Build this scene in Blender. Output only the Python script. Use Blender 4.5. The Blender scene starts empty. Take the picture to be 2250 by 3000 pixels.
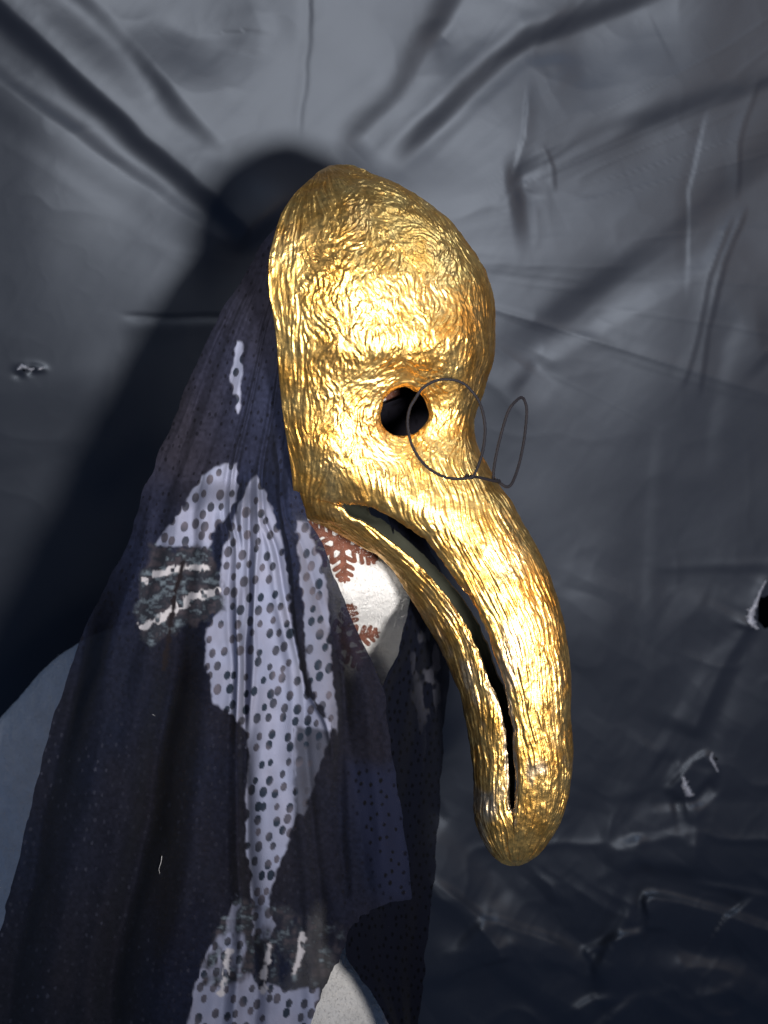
import bpy, math, random
import numpy as np
from mathutils import Vector
from mathutils.bvhtree import BVHTree

# ------------------------------------------------------------------ camera, world, lamps, exposure
S = 0.0002            # metres per photograph pixel in the plane of the mask (y = 0)
D = 0.72              # camera distance to that plane
sc = bpy.context.scene
col = sc.collection
cam_d = bpy.data.cameras.new("camera")
cam = bpy.data.objects.new("camera", cam_d)
col.objects.link(cam)
cam.location = (0, -D, 0)
cam.rotation_euler = (math.pi / 2, 0, 0)
cam_d.sensor_fit = 'VERTICAL'
cam_d.sensor_height = 36
cam_d.lens = 36 * D / (3000 * S)
cam_d.clip_start = 0.01
cam_d.clip_end = 50
cam_d.dof.use_dof = True
cam_d.dof.focus_distance = 0.665
cam_d.dof.aperture_fstop = 9.0
sc.camera = cam

w = bpy.data.worlds.new("World")
sc.world = w
w.use_nodes = True
bg = w.node_tree.nodes["Background"]
bg.inputs[0].default_value = (0.36, 0.55, 1.0, 1)
bg.inputs[1].default_value = 0.13


def lamp(name, kind, loc, target, power, colour, size=None, **kw):
    l = bpy.data.lights.new(name, kind)
    l.energy = power
    l.color = colour
    for k, v in kw.items():
        setattr(l, k, v)
    if size is not None:
        if kind == 'AREA':
            l.shape = 'DISK'
            l.size = size
        else:
            l.shadow_soft_size = size
    o = bpy.data.objects.new(name, l)
    col.objects.link(o)
    o.location = loc
    o.rotation_euler = (Vector(target) - Vector(loc)).to_track_quat('-Z', 'Y').to_euler()
    return o


# hand lamp to the right of the camera and a little below it: warm white, throws the shadow up and left
lamp("hand_lamp", 'SPOT', (0.21, -0.74, -0.10), (0.05, 0.05, 0.25), 36.0, (1.0, 0.96, 0.92), size=0.055,
     spot_size=math.radians(100), spot_blend=1.0)
# warm room lamp off to the right
lamp("room_lamp", 'AREA', (0.95, -0.55, 0.15), (0.05, 0, 0.0), 1.2, (1.0, 0.66, 0.36), size=0.5)
# cool window high on the right
lamp("window_light", 'AREA', (0.52, -0.40, 0.90), (0.34, 0.15, 0.30), 1.2, (0.72, 0.84, 1.0), size=0.40, spread=math.radians(80))
# added spot behind the camera, makes the highlight on the forehead
lamp("forehead_spot", 'SPOT', (-0.15, -0.98, 0.25), (0.0, 0, 0.085), 85.0, (1.0, 0.95, 0.88), size=0.10,
     spot_size=math.radians(14), spot_blend=1.0)

sc.view_settings.view_transform = 'Standard'
sc.view_settings.look = 'None'
sc.view_settings.exposure = 0.0
sc.view_settings.gamma = 1.0
sc.view_settings.use_curve_mapping = False

rng = np.random.default_rng(7)


# ------------------------------------------------------------------ helpers
def P(px, py, y):
    """photograph pixel + depth in metres -> world points (N,3)"""
    px, py, y = np.broadcast_arrays(np.asarray(px, float), np.asarray(py, float), np.asarray(y, float))
    k = S * (D + y) / D
    return np.stack([(px - 1125) * k, y, (1500 - py) * k], -1)


_perm = np.random.default_rng(3).random(65536)


def _hash(i, j, k):
    n = (i * 73856093) ^ (j * 19349663) ^ (k * 83492791)
    n = (n ^ (n >> 13)) * 1274126177
    return _perm[(n ^ (n >> 16)) & 65535]


def vnoise(x, y, z=0.0):
    x, y, z = np.broadcast_arrays(np.asarray(x, float), np.asarray(y, float), np.asarray(z, float))
    xi, yi, zi = np.floor(x).astype(np.int64), np.floor(y).astype(np.int64), np.floor(z).astype(np.int64)
    fx, fy, fz = x - xi, y - yi, z - zi
    fx, fy, fz = [f * f * f * (f * (f * 6 - 15) + 10) for f in (fx, fy, fz)]
    r = 0
    for a in (0, 1):
        for b in (0, 1):
            for c in (0, 1):
                r = r + _hash(xi + a, yi + b, zi + c) * (fx if a else 1 - fx) * (fy if b else 1 - fy) * (fz if c else 1 - fz)
    return r * 2 - 1


def fbm(x, y, z=0.0, n=4, gain=0.5):
    a, r, f = 1.0, 0, 1.0
    for i in range(n):
        r = r + a * vnoise(x * f + 17.3 * i, y * f - 9.1 * i, np.asarray(z) * f + 3.7 * i)
        a *= gain
        f *= 2.03
    return r


def sstep(a, b, x):
    t = np.clip((x - a) / (b - a), 0, 1)
    return t * t * (3 - 2 * t)


def pchip(xs, ys, x):
    """smooth monotone interpolation"""
    xs, ys = np.asarray(xs, float), np.asarray(ys, float)
    h = np.diff(xs)
    dl = np.diff(ys) / h
    m = np.zeros_like(ys)
    m[0], m[-1] = dl[0], dl[-1]
    for i in range(1, len(xs) - 1):
        if dl[i - 1] * dl[i] > 0:
            w1, w2 = 2 * h[i] + h[i - 1], h[i] + 2 * h[i - 1]
            m[i] = (w1 + w2) / (w1 / dl[i - 1] + w2 / dl[i])
    x = np.asarray(x, float)
    i = np.clip(np.searchsorted(xs, x) - 1, 0, len(xs) - 2)
    t = (x - xs[i]) / h[i]
    t = np.clip(t, 0, 1)
    h00, h10 = 2 * t**3 - 3 * t**2 + 1, t**3 - 2 * t**2 + t
    h01, h11 = -2 * t**3 + 3 * t**2, t**3 - t**2
    return h00 * ys[i] + h10 * h[i] * m[i] + h01 * ys[i + 1] + h11 * h[i] * m[i + 1]


def catmull(xs, ys, x):
    xs, ys = np.asarray(xs, float), np.asarray(ys, float)
    m = np.gradient(ys, xs)
    h = np.diff(xs)
    x = np.asarray(x, float)
    i = np.clip(np.searchsorted(xs, x) - 1, 0, len(xs) - 2)
    t = np.clip((x - xs[i]) / h[i], 0, 1)
    h00, h10 = 2 * t**3 - 3 * t**2 + 1, t**3 - 2 * t**2 + t
    h01, h11 = -2 * t**3 + 3 * t**2, t**3 - t**2
    return h00 * ys[i] + h10 * h[i] * m[i] + h01 * ys[i + 1] + h11 * h[i] * m[i + 1]


def poly_sdf(x, y, poly):
    """signed distance to a polygon, negative inside"""
    poly = np.asarray(poly, float)
    shp = x.shape
    x, y = x.ravel(), y.ravel()
    d = np.full(x.shape, 1e18)
    inside = np.zeros(x.shape, bool)
    for a, b in zip(poly, np.roll(poly, -1, 0)):
        e = b - a
        wx, wy = x - a[0], y - a[1]
        t = np.clip((wx * e[0] + wy * e[1]) / (e @ e + 1e-12), 0, 1)
        d = np.minimum(d, (wx - e[0] * t)**2 + (wy - e[1] * t)**2)
        c = ((a[1] <= y) & (b[1] > y)) | ((b[1] <= y) & (a[1] > y))
        inside ^= c & (x < a[0] + (y - a[1]) * e[0] / (e[1] if abs(e[1]) > 1e-9 else 1e-9))
    d = np.sqrt(d)
    return np.where(inside, -d, d).reshape(shp)


def seg_dist(x, y, a, b):
    e = (b[0] - a[0], b[1] - a[1])
    t = np.clip(((x - a[0]) * e[0] + (y - a[1]) * e[1]) / (e[0]**2 + e[1]**2), 0, 1)
    return np.hypot(x - a[0] - e[0] * t, y - a[1] - e[1] * t), t


def grid_tris(nr, nc):
    idx = np.arange(nr * nc).reshape(nr, nc)
    a, b, c, d = idx[:-1, :-1].ravel(), idx[:-1, 1:].ravel(), idx[1:, 1:].ravel(), idx[1:, :-1].ravel()
    return np.concatenate([np.stack([a, b, c], 1), np.stack([a, c, d], 1)])


def clip(V, T, f):
    """keep f > 0 of a triangle soup with per-vertex rows V, cutting exactly on f = 0"""
    pos = f > 0
    n = pos[T].sum(1)
    keep = [T[n == 3]]
    extra = []
    base = len(V)
    cut = T[(n == 1) | (n == 2)]
    if len(cut):
        p = pos[cut]
        lone = np.where(p.sum(1) == 1, p.argmax(1), (~p).argmax(1))
        r = np.arange(len(cut))
        a, b, c = cut[r, lone], cut[r, (lone + 1) % 3], cut[r, (lone + 2) % 3]
        e = np.concatenate([np.sort(np.stack([a, b], 1), 1), np.sort(np.stack([a, c], 1), 1)])
        u, inv = np.unique(e, axis=0, return_inverse=True)
        inv = inv.ravel()
        t = f[u[:, 0]] / (f[u[:, 0]] - f[u[:, 1]])
        extra = V[u[:, 0]] * (1 - t[:, None]) + V[u[:, 1]] * t[:, None]
        ab, ac = base + inv[:len(cut)], base + inv[len(cut):]
        one = pos[a]
        keep.append(np.stack([a, ab, ac], 1)[one])
        keep.append(np.stack([ab, b, c], 1)[~one])
        keep.append(np.stack([ab, c, ac], 1)[~one])
        V = np.concatenate([V, extra])
    T = np.concatenate(keep)
    used, inv = np.unique(T, return_inverse=True)
    return V[used], inv.reshape(-1, 3)


def compact(V, T):
    used, inv = np.unique(T, return_inverse=True)
    return V[used], inv.reshape(-1, 3), used


def mesh_obj(name, V, T, mat, parent=None, attrs=None, smooth=True):
    me = bpy.data.meshes.new(name)
    V = np.ascontiguousarray(V, dtype=np.float32)
    T = np.ascontiguousarray(T, dtype=np.int32)
    k = T.shape[1]
    me.vertices.add(len(V))
    me.vertices.foreach_set("co", V.ravel())
    me.loops.add(T.size)
    me.loops.foreach_set("vertex_index", T.ravel())
    me.polygons.add(len(T))
    me.polygons.foreach_set("loop_start", np.arange(0, T.size, k, dtype=np.int32))
    me.polygons.foreach_set("loop_total", np.full(len(T), k, dtype=np.int32))
    me.polygons.foreach_set("use_smooth", np.full(len(T), smooth))
    me.update(calc_edges=True)
    me.validate()
    for an, av in (attrs or {}).items():
        av = np.asarray(av, np.float32)
        if av.ndim == 1:
            at = me.attributes.new(an, 'FLOAT', 'POINT')
            at.data.foreach_set("value", np.ascontiguousarray(av))
        else:
            at = me.color_attributes.new(an, 'FLOAT_COLOR', 'POINT')
            c4 = np.ones((len(av), 4), np.float32)
            c4[:, :3] = av[:, :3]
            at.data.foreach_set("color", c4.ravel())
    o = bpy.data.objects.new(name, me)
    col.objects.link(o)
    if mat:
        me.materials.append(mat)
    if parent:
        o.parent = parent
        o.matrix_parent_inverse = parent.matrix_world.inverted()
    return o


def thing(name, label, cat, loc=(0, 0, 0)):
    o = bpy.data.objects.new(name, None)
    o.empty_display_size = 0.02
    o.location = loc
    col.objects.link(o)
    bpy.context.view_layer.update()
    o["label"] = label
    o["category"] = cat
    return o


def tube(pts, rad, sides=8, closed=False):
    """rows of a round wire; rad may vary along it"""
    pts = np.asarray(pts, float)
    n = len(pts)
    rad = np.broadcast_to(np.asarray(rad, float), (n,))
    tan = (np.roll(pts, -1, 0) - np.roll(pts, 1, 0)) if closed else np.gradient(pts, axis=0)
    tan /= np.linalg.norm(tan, axis=1, keepdims=True) + 1e-12
    ref = np.array([0.13, -1.0, 0.07])
    s = np.cross(tan, ref)
    s /= np.linalg.norm(s, axis=1, keepdims=True) + 1e-12
    b = np.cross(tan, s)
    a = np.arange(sides) * 2 * math.pi / sides
    V = pts[:, None] + rad[:, None, None] * (np.cos(a)[None, :, None] * s[:, None] + np.sin(a)[None, :, None] * b[:, None])
    q = []
    for i in range(n if closed else n - 1):
        j = (i + 1) % n
        for k in range(sides):
            l = (k + 1) % sides
            q.append((i * sides + k, i * sides + l, j * sides + l, j * sides + k))
    return V.reshape(-1, 3), np.array(q)


def smooth_path(pts, n, closed=False):
    pts = np.asarray(pts, float)
    if closed:
        pp = np.concatenate([pts[-3:], pts, pts[:4]])
        xs = np.arange(-3, len(pts) + 4)
        x = np.linspace(0, len(pts), n, endpoint=False)
    else:
        pp, xs = pts, np.arange(len(pts))
        x = np.linspace(0, len(pts) - 1, n)
    return np.stack([catmull(xs, pp[:, k], x) for k in range(pts.shape[1])], 1)


# ------------------------------------------------------------------ materials
def new_mat(name):
    m = bpy.data.materials.new(name)
    m.use_nodes = True
    nt = m.node_tree
    b = nt.nodes["Principled BSDF"]
    return m, nt, b


def node(nt, typ, **kw):
    n = nt.nodes.new(typ)
    for k, v in kw.items():
        setattr(n, k, v)
    return n


def link(nt, a, b):
    nt.links.new(a, b)


def gold_material():
    m, nt, b = new_mat("gold_leaf_paint")
    tc = node(nt, 'ShaderNodeTexCoord')
    n1 = node(nt, 'ShaderNodeTexNoise')
    n1.inputs['Scale'].default_value = 55
    n1.inputs['Detail'].default_value = 5
    link(nt, tc.outputs['Object'], n1.inputs['Vector'])
    r = node(nt, 'ShaderNodeValToRGB')
    r.color_ramp.elements[0].position = 0.35
    r.color_ramp.elements[0].color = (0.80, 0.42, 0.09, 1)
    r.color_ramp.elements[1].position = 0.68
    r.color_ramp.elements[1].color = (0.90, 0.61, 0.21, 1)
    link(nt, n1.outputs['Fac'], r.inputs['Fac'])
    # worn, silvery varnish towards the beak
    at = node(nt, 'ShaderNodeAttribute', attribute_name="worn")
    mx = node(nt, 'ShaderNodeMix', data_type='RGBA')
    link(nt, at.outputs['Fac'], mx.inputs['Factor'])
    link(nt, r.outputs['Color'], mx.inputs['A'])
    mx.inputs['B'].default_value = (0.62, 0.52, 0.38, 1)
    # small bronze patches scattered at random through the gold
    n4 = node(nt, 'ShaderNodeTexNoise')
    n4.inputs['Scale'].default_value = 420
    n4.inputs['Detail'].default_value = 5
    n4.inputs['Roughness'].default_value = 0.65
    link(nt, tc.outputs['Object'], n4.inputs['Vector'])
    r4 = node(nt, 'ShaderNodeMapRange')
    r4.inputs['From Min'].default_value = 0.50
    r4.inputs['From Max'].default_value = 0.66
    r4.inputs['To Max'].default_value = 0.5
    link(nt, n4.outputs['Fac'], r4.inputs['Value'])
    mx2 = node(nt, 'ShaderNodeMix', data_type='RGBA')
    link(nt, r4.outputs['Result'], mx2.inputs['Factor'])
    link(nt, mx.outputs['Result'], mx2.inputs['A'])
    mx2.inputs['B'].default_value = (0.36, 0.19, 0.06, 1)
    link(nt, mx2.outputs['Result'], b.inputs['Base Color'])
    b.inputs['Metallic'].default_value = 1.0
    n2 = node(nt, 'ShaderNodeTexNoise')
    n2.inputs['Scale'].default_value = 330
    n2.inputs['Detail'].default_value = 4
    link(nt, tc.outputs['Object'], n2.inputs['Vector'])
    mr = node(nt, 'ShaderNodeMapRange')
    mr.inputs['To Min'].default_value = 0.25
    mr.inputs['To Max'].default_value = 0.50
    link(nt, n2.outputs['Fac'], mr.inputs['Value'])
    link(nt, mr.outputs['Result'], b.inputs['Roughness'])
    n3 = node(nt, 'ShaderNodeTexNoise')
    n3.inputs['Scale'].default_value = 1500
    n3.inputs['Detail'].default_value = 2
    link(nt, tc.outputs['Object'], n3.inputs['Vector'])
    bu = node(nt, 'ShaderNodeBump')
    bu.inputs['Strength'].default_value = 0.2
    bu.inputs['Distance'].default_value = 0.0006
    link(nt, n3.outputs['Fac'], bu.inputs['Height'])
    link(nt, bu.outputs['Normal'], b.inputs['Normal'])
    return m


def plain_material(name, colour, rough, spec=0.5, metallic=0.0, noise_scale=None, noise_amt=0.15, bump=None, sheen=0.0):
    m, nt, b = new_mat(name)
    b.inputs['Roughness'].default_value = rough
    b.inputs['Specular IOR Level'].default_value = spec
    b.inputs['Metallic'].default_value = metallic
    b.inputs['Sheen Weight'].default_value = sheen
    b.inputs['Base Color'].default_value = (*colour, 1)
    tc = node(nt, 'ShaderNodeTexCoord')
    if noise_scale:
        n1 = node(nt, 'ShaderNodeTexNoise')
        n1.inputs['Scale'].default_value = noise_scale
        n1.inputs['Detail'].default_value = 4
        link(nt, tc.outputs['Object'], n1.inputs['Vector'])
        r = node(nt, 'ShaderNodeValToRGB')
        r.color_ramp.elements[0].position = 0.3
        r.color_ramp.elements[1].position = 0.7
        r.color_ramp.elements[0].color = (*[c * (1 - noise_amt) for c in colour], 1)
        r.color_ramp.elements[1].color = (*[min(1, c * (1 + noise_amt)) for c in colour], 1)
        link(nt, n1.outputs['Fac'], r.inputs['Fac'])
        link(nt, r.outputs['Color'], b.inputs['Base Color'])
    if bump:
        n3 = node(nt, 'ShaderNodeTexNoise')
        n3.inputs['Scale'].default_value = bump[0]
        n3.inputs['Detail'].default_value = 3
        link(nt, tc.outputs['Object'], n3.inputs['Vector'])
        bu = node(nt, 'ShaderNodeBump')
        bu.inputs['Strength'].default_value = bump[1]
        bu.inputs['Distance'].default_value = bump[2]
        link(nt, n3.outputs['Fac'], bu.inputs['Height'])
        link(nt, bu.outputs['Normal'], b.inputs['Normal'])
    return m


def print_material(name, sheer):
    """printed chiffon: colour comes from the printed pattern, part of the light passes through the weave"""
    m, nt, b = new_mat(name)
    at = node(nt, 'ShaderNodeAttribute', attribute_name="print")
    link(nt, at.outputs['Color'], b.inputs['Base Color'])
    b.inputs['Roughness'].default_value = 0.85
    b.inputs['Specular IOR Level'].default_value = 0.05
    b.inputs['Sheen Weight'].default_value = 0.02
    tc = node(nt, 'ShaderNodeTexCoord')
    n3 = node(nt, 'ShaderNodeTexNoise')
    n3.inputs['Scale'].default_value = 1300
    n3.inputs['Detail'].default_value = 2
    link(nt, tc.outputs['Object'], n3.inputs['Vector'])
    bu = node(nt, 'ShaderNodeBump')
    bu.inputs['Strength'].default_value = 0.4
    bu.inputs['Distance'].default_value = 0.0005
    link(nt, n3.outputs['Fac'], bu.inputs['Height'])
    link(nt, bu.outputs['Normal'], b.inputs['Normal'])
    out = nt.nodes["Material Output"]
    tr = node(nt, 'ShaderNodeBsdfTransparent')
    mx = node(nt, 'ShaderNodeMixShader')
    ash = node(nt, 'ShaderNodeAttribute', attribute_name="sheer")
    link(nt, ash.outputs['Fac'], mx.inputs['Fac'])
    link(nt, b.outputs[0], mx.inputs[1])
    link(nt, tr.outputs[0], mx.inputs[2])
    link(nt, mx.outputs[0], out.inputs['Surface'])
    return m


GOLD = gold_material()
LINING = plain_material("mask_lining_paper", (0.034, 0.036, 0.026), 0.85, 0.2, noise_scale=60)
WIRE = plain_material("dark_wire", (0.010, 0.009, 0.012), 0.7, 0.2, noise_scale=300)
FLEECE = plain_material("white_fleece", (0.74, 0.73, 0.72), 0.95, 0.1, noise_scale=90, noise_amt=0.08,
                        bump=(380, 0.7, 0.0015), sheen=0.3)
COPPER = plain_material("copper_red_print", (0.17, 0.066, 0.043), 0.75, 0.3, noise_scale=250, noise_amt=0.2,
                        bump=(420, 0.5, 0.0008))
PLASTIC = plain_material("black_plastic_film", (0.012, 0.0135, 0.019), 0.51, 0.85, noise_scale=14, noise_amt=0.10,
                         bump=(700, 0.04, 0.0004))
PLASTIC.node_tree.nodes["Principled BSDF"].inputs["Specular Tint"].default_value = (0.74, 0.84, 1.0, 1)
STRETCHED = plain_material("stretched_plastic_film", (0.30, 0.31, 0.36), 0.4, 0.6, noise_scale=120)
WALL = plain_material("dark_wall_paint", (0.012, 0.012, 0.015), 0.9, 0.2, noise_scale=20)
LINT = plain_material("pale_lint", (0.6, 0.58, 0.58), 0.9, 0.2, noise_scale=200)
SCARF = print_material("printed_chiffon", 0.1)

# ------------------------------------------------------------------ backdrop: a black plastic sheet hung on the wall
def build_backdrop():
    xs = np.concatenate([np.arange(-1100, -60, 40), np.arange(-60, 2310, 6.5), np.arange(2310, 3350, 40)])
    ys = np.concatenate([np.arange(-900, -60, 40), np.arange(-60, 3060, 6.5), np.arange(3060, 3500, 40)])
    X, Y = np.meshgrid(xs, ys)
    # large shape (metres): tilted top forward and bottom back, shaped so the sheen fades downwards
    y = pchip([-900, 0, 900, 1500, 2000, 2400, 3000, 3500], [0.022, 0.118, 0.186, 0.238, 0.282, 0.316, 0.366, 0.408], Y)
    y = y + 0.17 * (X - 1125) * S
    h = np.zeros_like(X)       # pixels towards the camera
    wx = X + 7 * fbm(X / 260, Y / 180, 2.0, 3)
    wy = Y + 7 * fbm(X / 260, Y / 180, 8.0, 3)

    def fold(pts, width, height, sharp=False, ends=0.35, lean=1):
        nonlocal h
        best = np.full(X.shape, 1e9)
        along = np.zeros(X.shape)
        m = len(pts) - 1
        for i in range(m):
            d, t = seg_dist(wx, wy, pts[i], pts[i + 1])
            u = d < best
            ex, ey = pts[i + 1][0] - pts[i][0], pts[i + 1][1] - pts[i][1]
            side = np.where(u, ex * (wy - pts[i][1]) - ey * (wx - pts[i][0]), side) if i else ex * (wy - pts[i][1]) - ey * (wx - pts[i][0])
            best = np.where(u, d, best)
            along = np.where(u, (i + t) / m, along)
        wd = np.where(side * lean > 0, width * (5.0 if sharp else 2.6), width * (1.2 if sharp else 1.0))
        g = np.maximum(0, 1 - best / wd) if sharp else np.exp(-(best / wd)**2)
        if sharp:
            g = g * g * (1.6 - 0.6 * g)
        tap = sstep(0, ends, along) * sstep(0, ends, 1 - along) if ends > 0 else 1
        vary = 0.9 + 0.3 * vnoise(along * 4 + len(pts) * 3.1, np.full(X.shape, pts[0][0] * 0.013), pts[0][1] * 0.017)
        h += (0.85 if sharp else 0.62) * (1.45 if pts[0][1] > 2250 else 1.0) * height * g * tap * vary

    # long tension folds, upper left
    fold([(-300, -260), (50, 35), (640, 575), (780, 720)], 48, 72, ends=0.12, lean=-1)
    fold([(-150, -420), (290, -10), (520, 260), (730, 470)], 48, 42, ends=0.15, lean=-1)
    fold([(-300, 70), (0, 250), (480, 600), (760, 770)], 36, 26, ends=0.15, lean=1)
    fold([(-300, 330), (0, 420), (420, 700), (640, 840)], 50, 9, ends=0.2)
    fold([(905, -120), (900, 120), (884, 300), (878, 420)], 8, -4.0, ends=0.2)
    fold([(400, 60), (560, 120), (760, 140)], 40, -9)
    fold([(700, -60), (760, 90), (740, 180)], 40, 8)
    # upper right
    fold([(1120, 560), (1250, 430), (1400, 280), (1560, 150), (1700, 105), (1900, 30), (2120, -80)], 56, -58, ends=0.22)
    fold([(1080, 500), (1300, 300), (1540, 90), (1700, 40)], 40, 18, ends=0.2)
    fold([(1180, 560), (1400, 340), (1560, 210), (1720, 190)], 36, 14, ends=0.2)
    fold([(1000, 480), (1180, 300), (1330, 80), (1420, -120)], 55, -44, ends=0.15)
    fold([(1200, 170), (1330, 140), (1400, -40)], 40, 10)
    fold([(1480, 545), (1600, 530), (1800, 440), (2080, 330), (2400, 230)], 56, -40, ends=0.12)
    fold([(1440, 640), (1560, 535), (1700, 460), (1900, 370)], 22, 12, ends=0.2)
    fold([(1455, 615), (1500, 570), (1530, 566), (1600, 590)], 14, -10, ends=0.3)
    fold([(1500, 545), (1540, 400), (1550, 240)], 8, 4, True, ends=0.2)
    fold([(1590, 420), (1620, 500), (1625, 570)], 6, 3.5, True, ends=0.3)
    fold([(1450, 1130), (1640, 980), (1900, 780), (2250, 520), (2500, 340)], 92, -56, ends=0.15)
    fold([(1420, 1170), (1700, 1030), (2000, 850), (2200, 690)], 48, 22, ends=0.2)
    fold([(1480, 1010), (1700, 850), (1900, 720), (2150, 520)], 52, 18, ends=0.2)
    fold([(1500, 1200), (1560, 1100), (1600, 1040)], 30, -16)
    fold([(2190, 590), (2120, 760), (2070, 960), (2040, 1180)], 10, 6, True, ends=0.12)
    fold([(2150, 610), (2075, 800), (2035, 1000), (1990, 1150)], 9, 5, True, ends=0.12)
    fold([(2230, 200), (2170, 420), (2150, 600)], 9, 4, True, ends=0.2)
    fold([(2080, 300), (2010, 560), (2000, 900)], 8, -3, True, ends=0.2)
    fold([(2160, 900), (2110, 1000), (2060, 1250), (2050, 1420)], 40, -12, ends=0.2)
    fold([(2200, 850), (2220, 1020), (2260, 1060)], 30, 12)
    # left middle
    fold([(330, 926), (520, 930), (720, 924)], 7, -5, ends=0.2)
    fold([(330, 945), (520, 950), (740, 945)], 12, 4, ends=0.2)
    fold([(-200, 1190), (120, 1150), (420, 1040)], 60, 8)
    fold([(-200, 1420), (100, 1380), (330, 1300)], 50, -7)
    # right middle
    fold([(1905, 1180), (1890, 1500), (1870, 1900), (1860, 2250)], 24, -5, ends=0.15)
    fold([(1930, 1300), (1915, 1700), (1890, 2100)], 30, 4, ends=0.15)
    fold([(1900, 1690), (2050, 1682), (2300, 1690)], 26, -12, ends=0.2)
    fold([(1900, 1670), (2100, 1662), (2320, 1660)], 16, 7, ends=0.2)
    # the hole on the right and the taut triangle below it
    fold([(2195, 1800), (2060, 1920), (1960, 2100), (1900, 2190)], 30, -12, ends=0.1)
    fold([(2205, 1810), (2120, 1960), (2030, 2170)], 40, 24, True, ends=0.1)
    fold([(2200, 1830), (2150, 1990), (2080, 2190), (2060, 2270)], 30, -14, ends=0.12)
    fold([(2250, 1690), (2215, 1780), (2205, 1850)], 18, 16, True, ends=0.15)
    # crumple cluster
    fold([(1940, 2330), (1990, 2280), (2030, 2230), (2090, 2200)], 14, 14, True, ends=0.15)
    fold([(1990, 2260), (2020, 2320), (2040, 2345)], 9, 10, True, ends=0.2)
    fold([(1930, 2210), (1990, 2250)], 24, -22)
    fold([(2080, 2200), (2100, 2240), (2110, 2280)], 9, 14, True)
    fold([(2060, 2290), (2100, 2330)], 26, -24)
    fold([(1960, 2360), (2010, 2350)], 20, -20)
    fold([(2030, 2340), (2045, 2440), (2030, 2580)], 40, 20, True, ends=0.15)
    fold([(1860, 2440), (1880, 2500), (1900, 2560)], 34, 16, True)
    fold([(1820, 2400), (1900, 2330), (1990, 2300)], 30, -16)
    # pooled plastic, lower right
    fold([(1150, 2230), (1280, 2370), (1500, 2600), (1700, 2760), (1780, 2800)], 80, -100, ends=0.12, lean=-1)
    fold([(1230, 2560), (1400, 2690), (1560, 2740), (1700, 2800)], 24, 20, True, ends=0.2)
    fold([(1700, 2800), (1790, 2752), (1895, 2728)], 22, 26, True, ends=0.12)
    fold([(1895, 2728), (1898, 2680), (1880, 2625)], 18, 20, True, ends=0.15)
    fold([(1870, 2622), (1990, 2648), (2130, 2690), (2300, 2740)], 26, 30, True, ends=0.08)
    fold([(1840, 2560), (2000, 2600), (2150, 2640), (2170, 2665)], 44, -38, ends=0.15)
    fold([(2000, 2585), (2160, 2610), (2300, 2640)], 18, 14, True)
    fold([(1540, 2540), (1620, 2600), (1640, 2660)], 22, 12, True)
    fold([(1600, 2540), (1750, 2650), (1880, 2710)], 26, 12, True)
    fold([(1800, 2790), (2000, 2790), (2300, 2810)], 60, -36, ends=0.15)
    fold([(1720, 2850), (1850, 2840), (2100, 2870), (2320, 2950)], 60, 38, ends=0.15)
    fold([(1480, 2830), (1640, 2860), (1780, 2900), (1830, 2960)], 44, -36, ends=0.15)
    fold([(1350, 2790), (1440, 2870), (1600, 2990), (1680, 3080)], 36, -28, ends=0.15)
    fold([(1480, 2720), (1530, 2810), (1600, 2890)], 40, 22, True)
    fold([(1380, 2700), (1460, 2780), (1470, 2820)], 44, 34, True, ends=0.2)
    fold([(1240, 2760), (1320, 2820), (1330, 2900)], 60, 24)
    fold([(1780, 2930), (1900, 2910), (2000, 2990)], 44, -26)
    fold([(1640, 2990), (1740, 2930), (1860, 2930)], 24, 18, True)
    fold([(2100, 2990), (2160, 2950), (2260, 3000)], 50, -34)
    fold([(2020, 2930), (2150, 2900), (2280, 2980)], 30, 18, True)
    # random crinkles, stronger at the bottom
    amt = 0.13 + 1.5 * sstep(2000, 2700, Y) * sstep(1100, 1500, X) + 0.5 * sstep(1500, 1900, X) * sstep(1400, 2000, Y)
    r1 = 1 - np.abs(fbm(wx / 210, wy / 170, 31.0, 2)) * 1.6
    r2 = 1 - np.abs(fbm((wx + wy * 0.6) / 75, (wy - wx * .6) / 110, 77.0, 2)) * 1.6
    h += amt * (6 * np.clip(r1, 0, 1)**2 + 1.3 * np.clip(r2, 0, 1)**2)
    h += 16 * fbm(X / 520, Y / 520, 5.0, 2)
    h += 0.25 * fbm((X + Y) / 60, (Y - X) / 160, 12.0, 2)
    # crumpled flat facets where the film is slack
    def facets(cell, seed, rot):
        c_, s_ = math.cos(rot), math.sin(rot)
        a_ = (wx * c_ + wy * s_) / cell + 0.35 * vnoise(wx / cell / 1.7, wy / cell / 1.7, seed)
        b_ = (-wx * s_ + wy * c_) / (cell * 1.5) + 0.35 * vnoise(wx / cell / 1.7, wy / cell / 1.7, seed + 5.0)
        i, j = np.floor(a_).astype(np.int64), np.floor(b_).astype(np.int64)
        u, v = a_ - i, b_ - j
        z = lambda p, q: _hash(i + p, j + q, np.int64(seed))
        lo = z(0, 0) + u * (z(1, 0) - z(0, 0)) + v * (z(1, 1) - z(1, 0))
        up = z(0, 0) + v * (z(0, 1) - z(0, 0)) + u * (z(1, 1) - z(0, 1))
        return np.where(u > v, lo, up)
    slack = sstep(2150, 2650, Y) * sstep(1050, 1350, X)
    slack2 = 0.35 * sstep(1500, 1800, X) * sstep(1300, 1900, Y)
    h += np.maximum(slack, slack2) * (90 * facets(165, 3, 0.5) + 24 * facets(70, 8, -0.35))
    h += 3.0 * facets(260, 12, 0.9) * sstep(1200, 1600, X)
    # taut fan of fine creases running out from behind the head
    th, rr = np.arctan2(Y - 760, X - 1000), np.hypot(Y - 760, X - 1000)
    fan = sstep(1500, 900, Y) * sstep(250, 600, rr)
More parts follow.
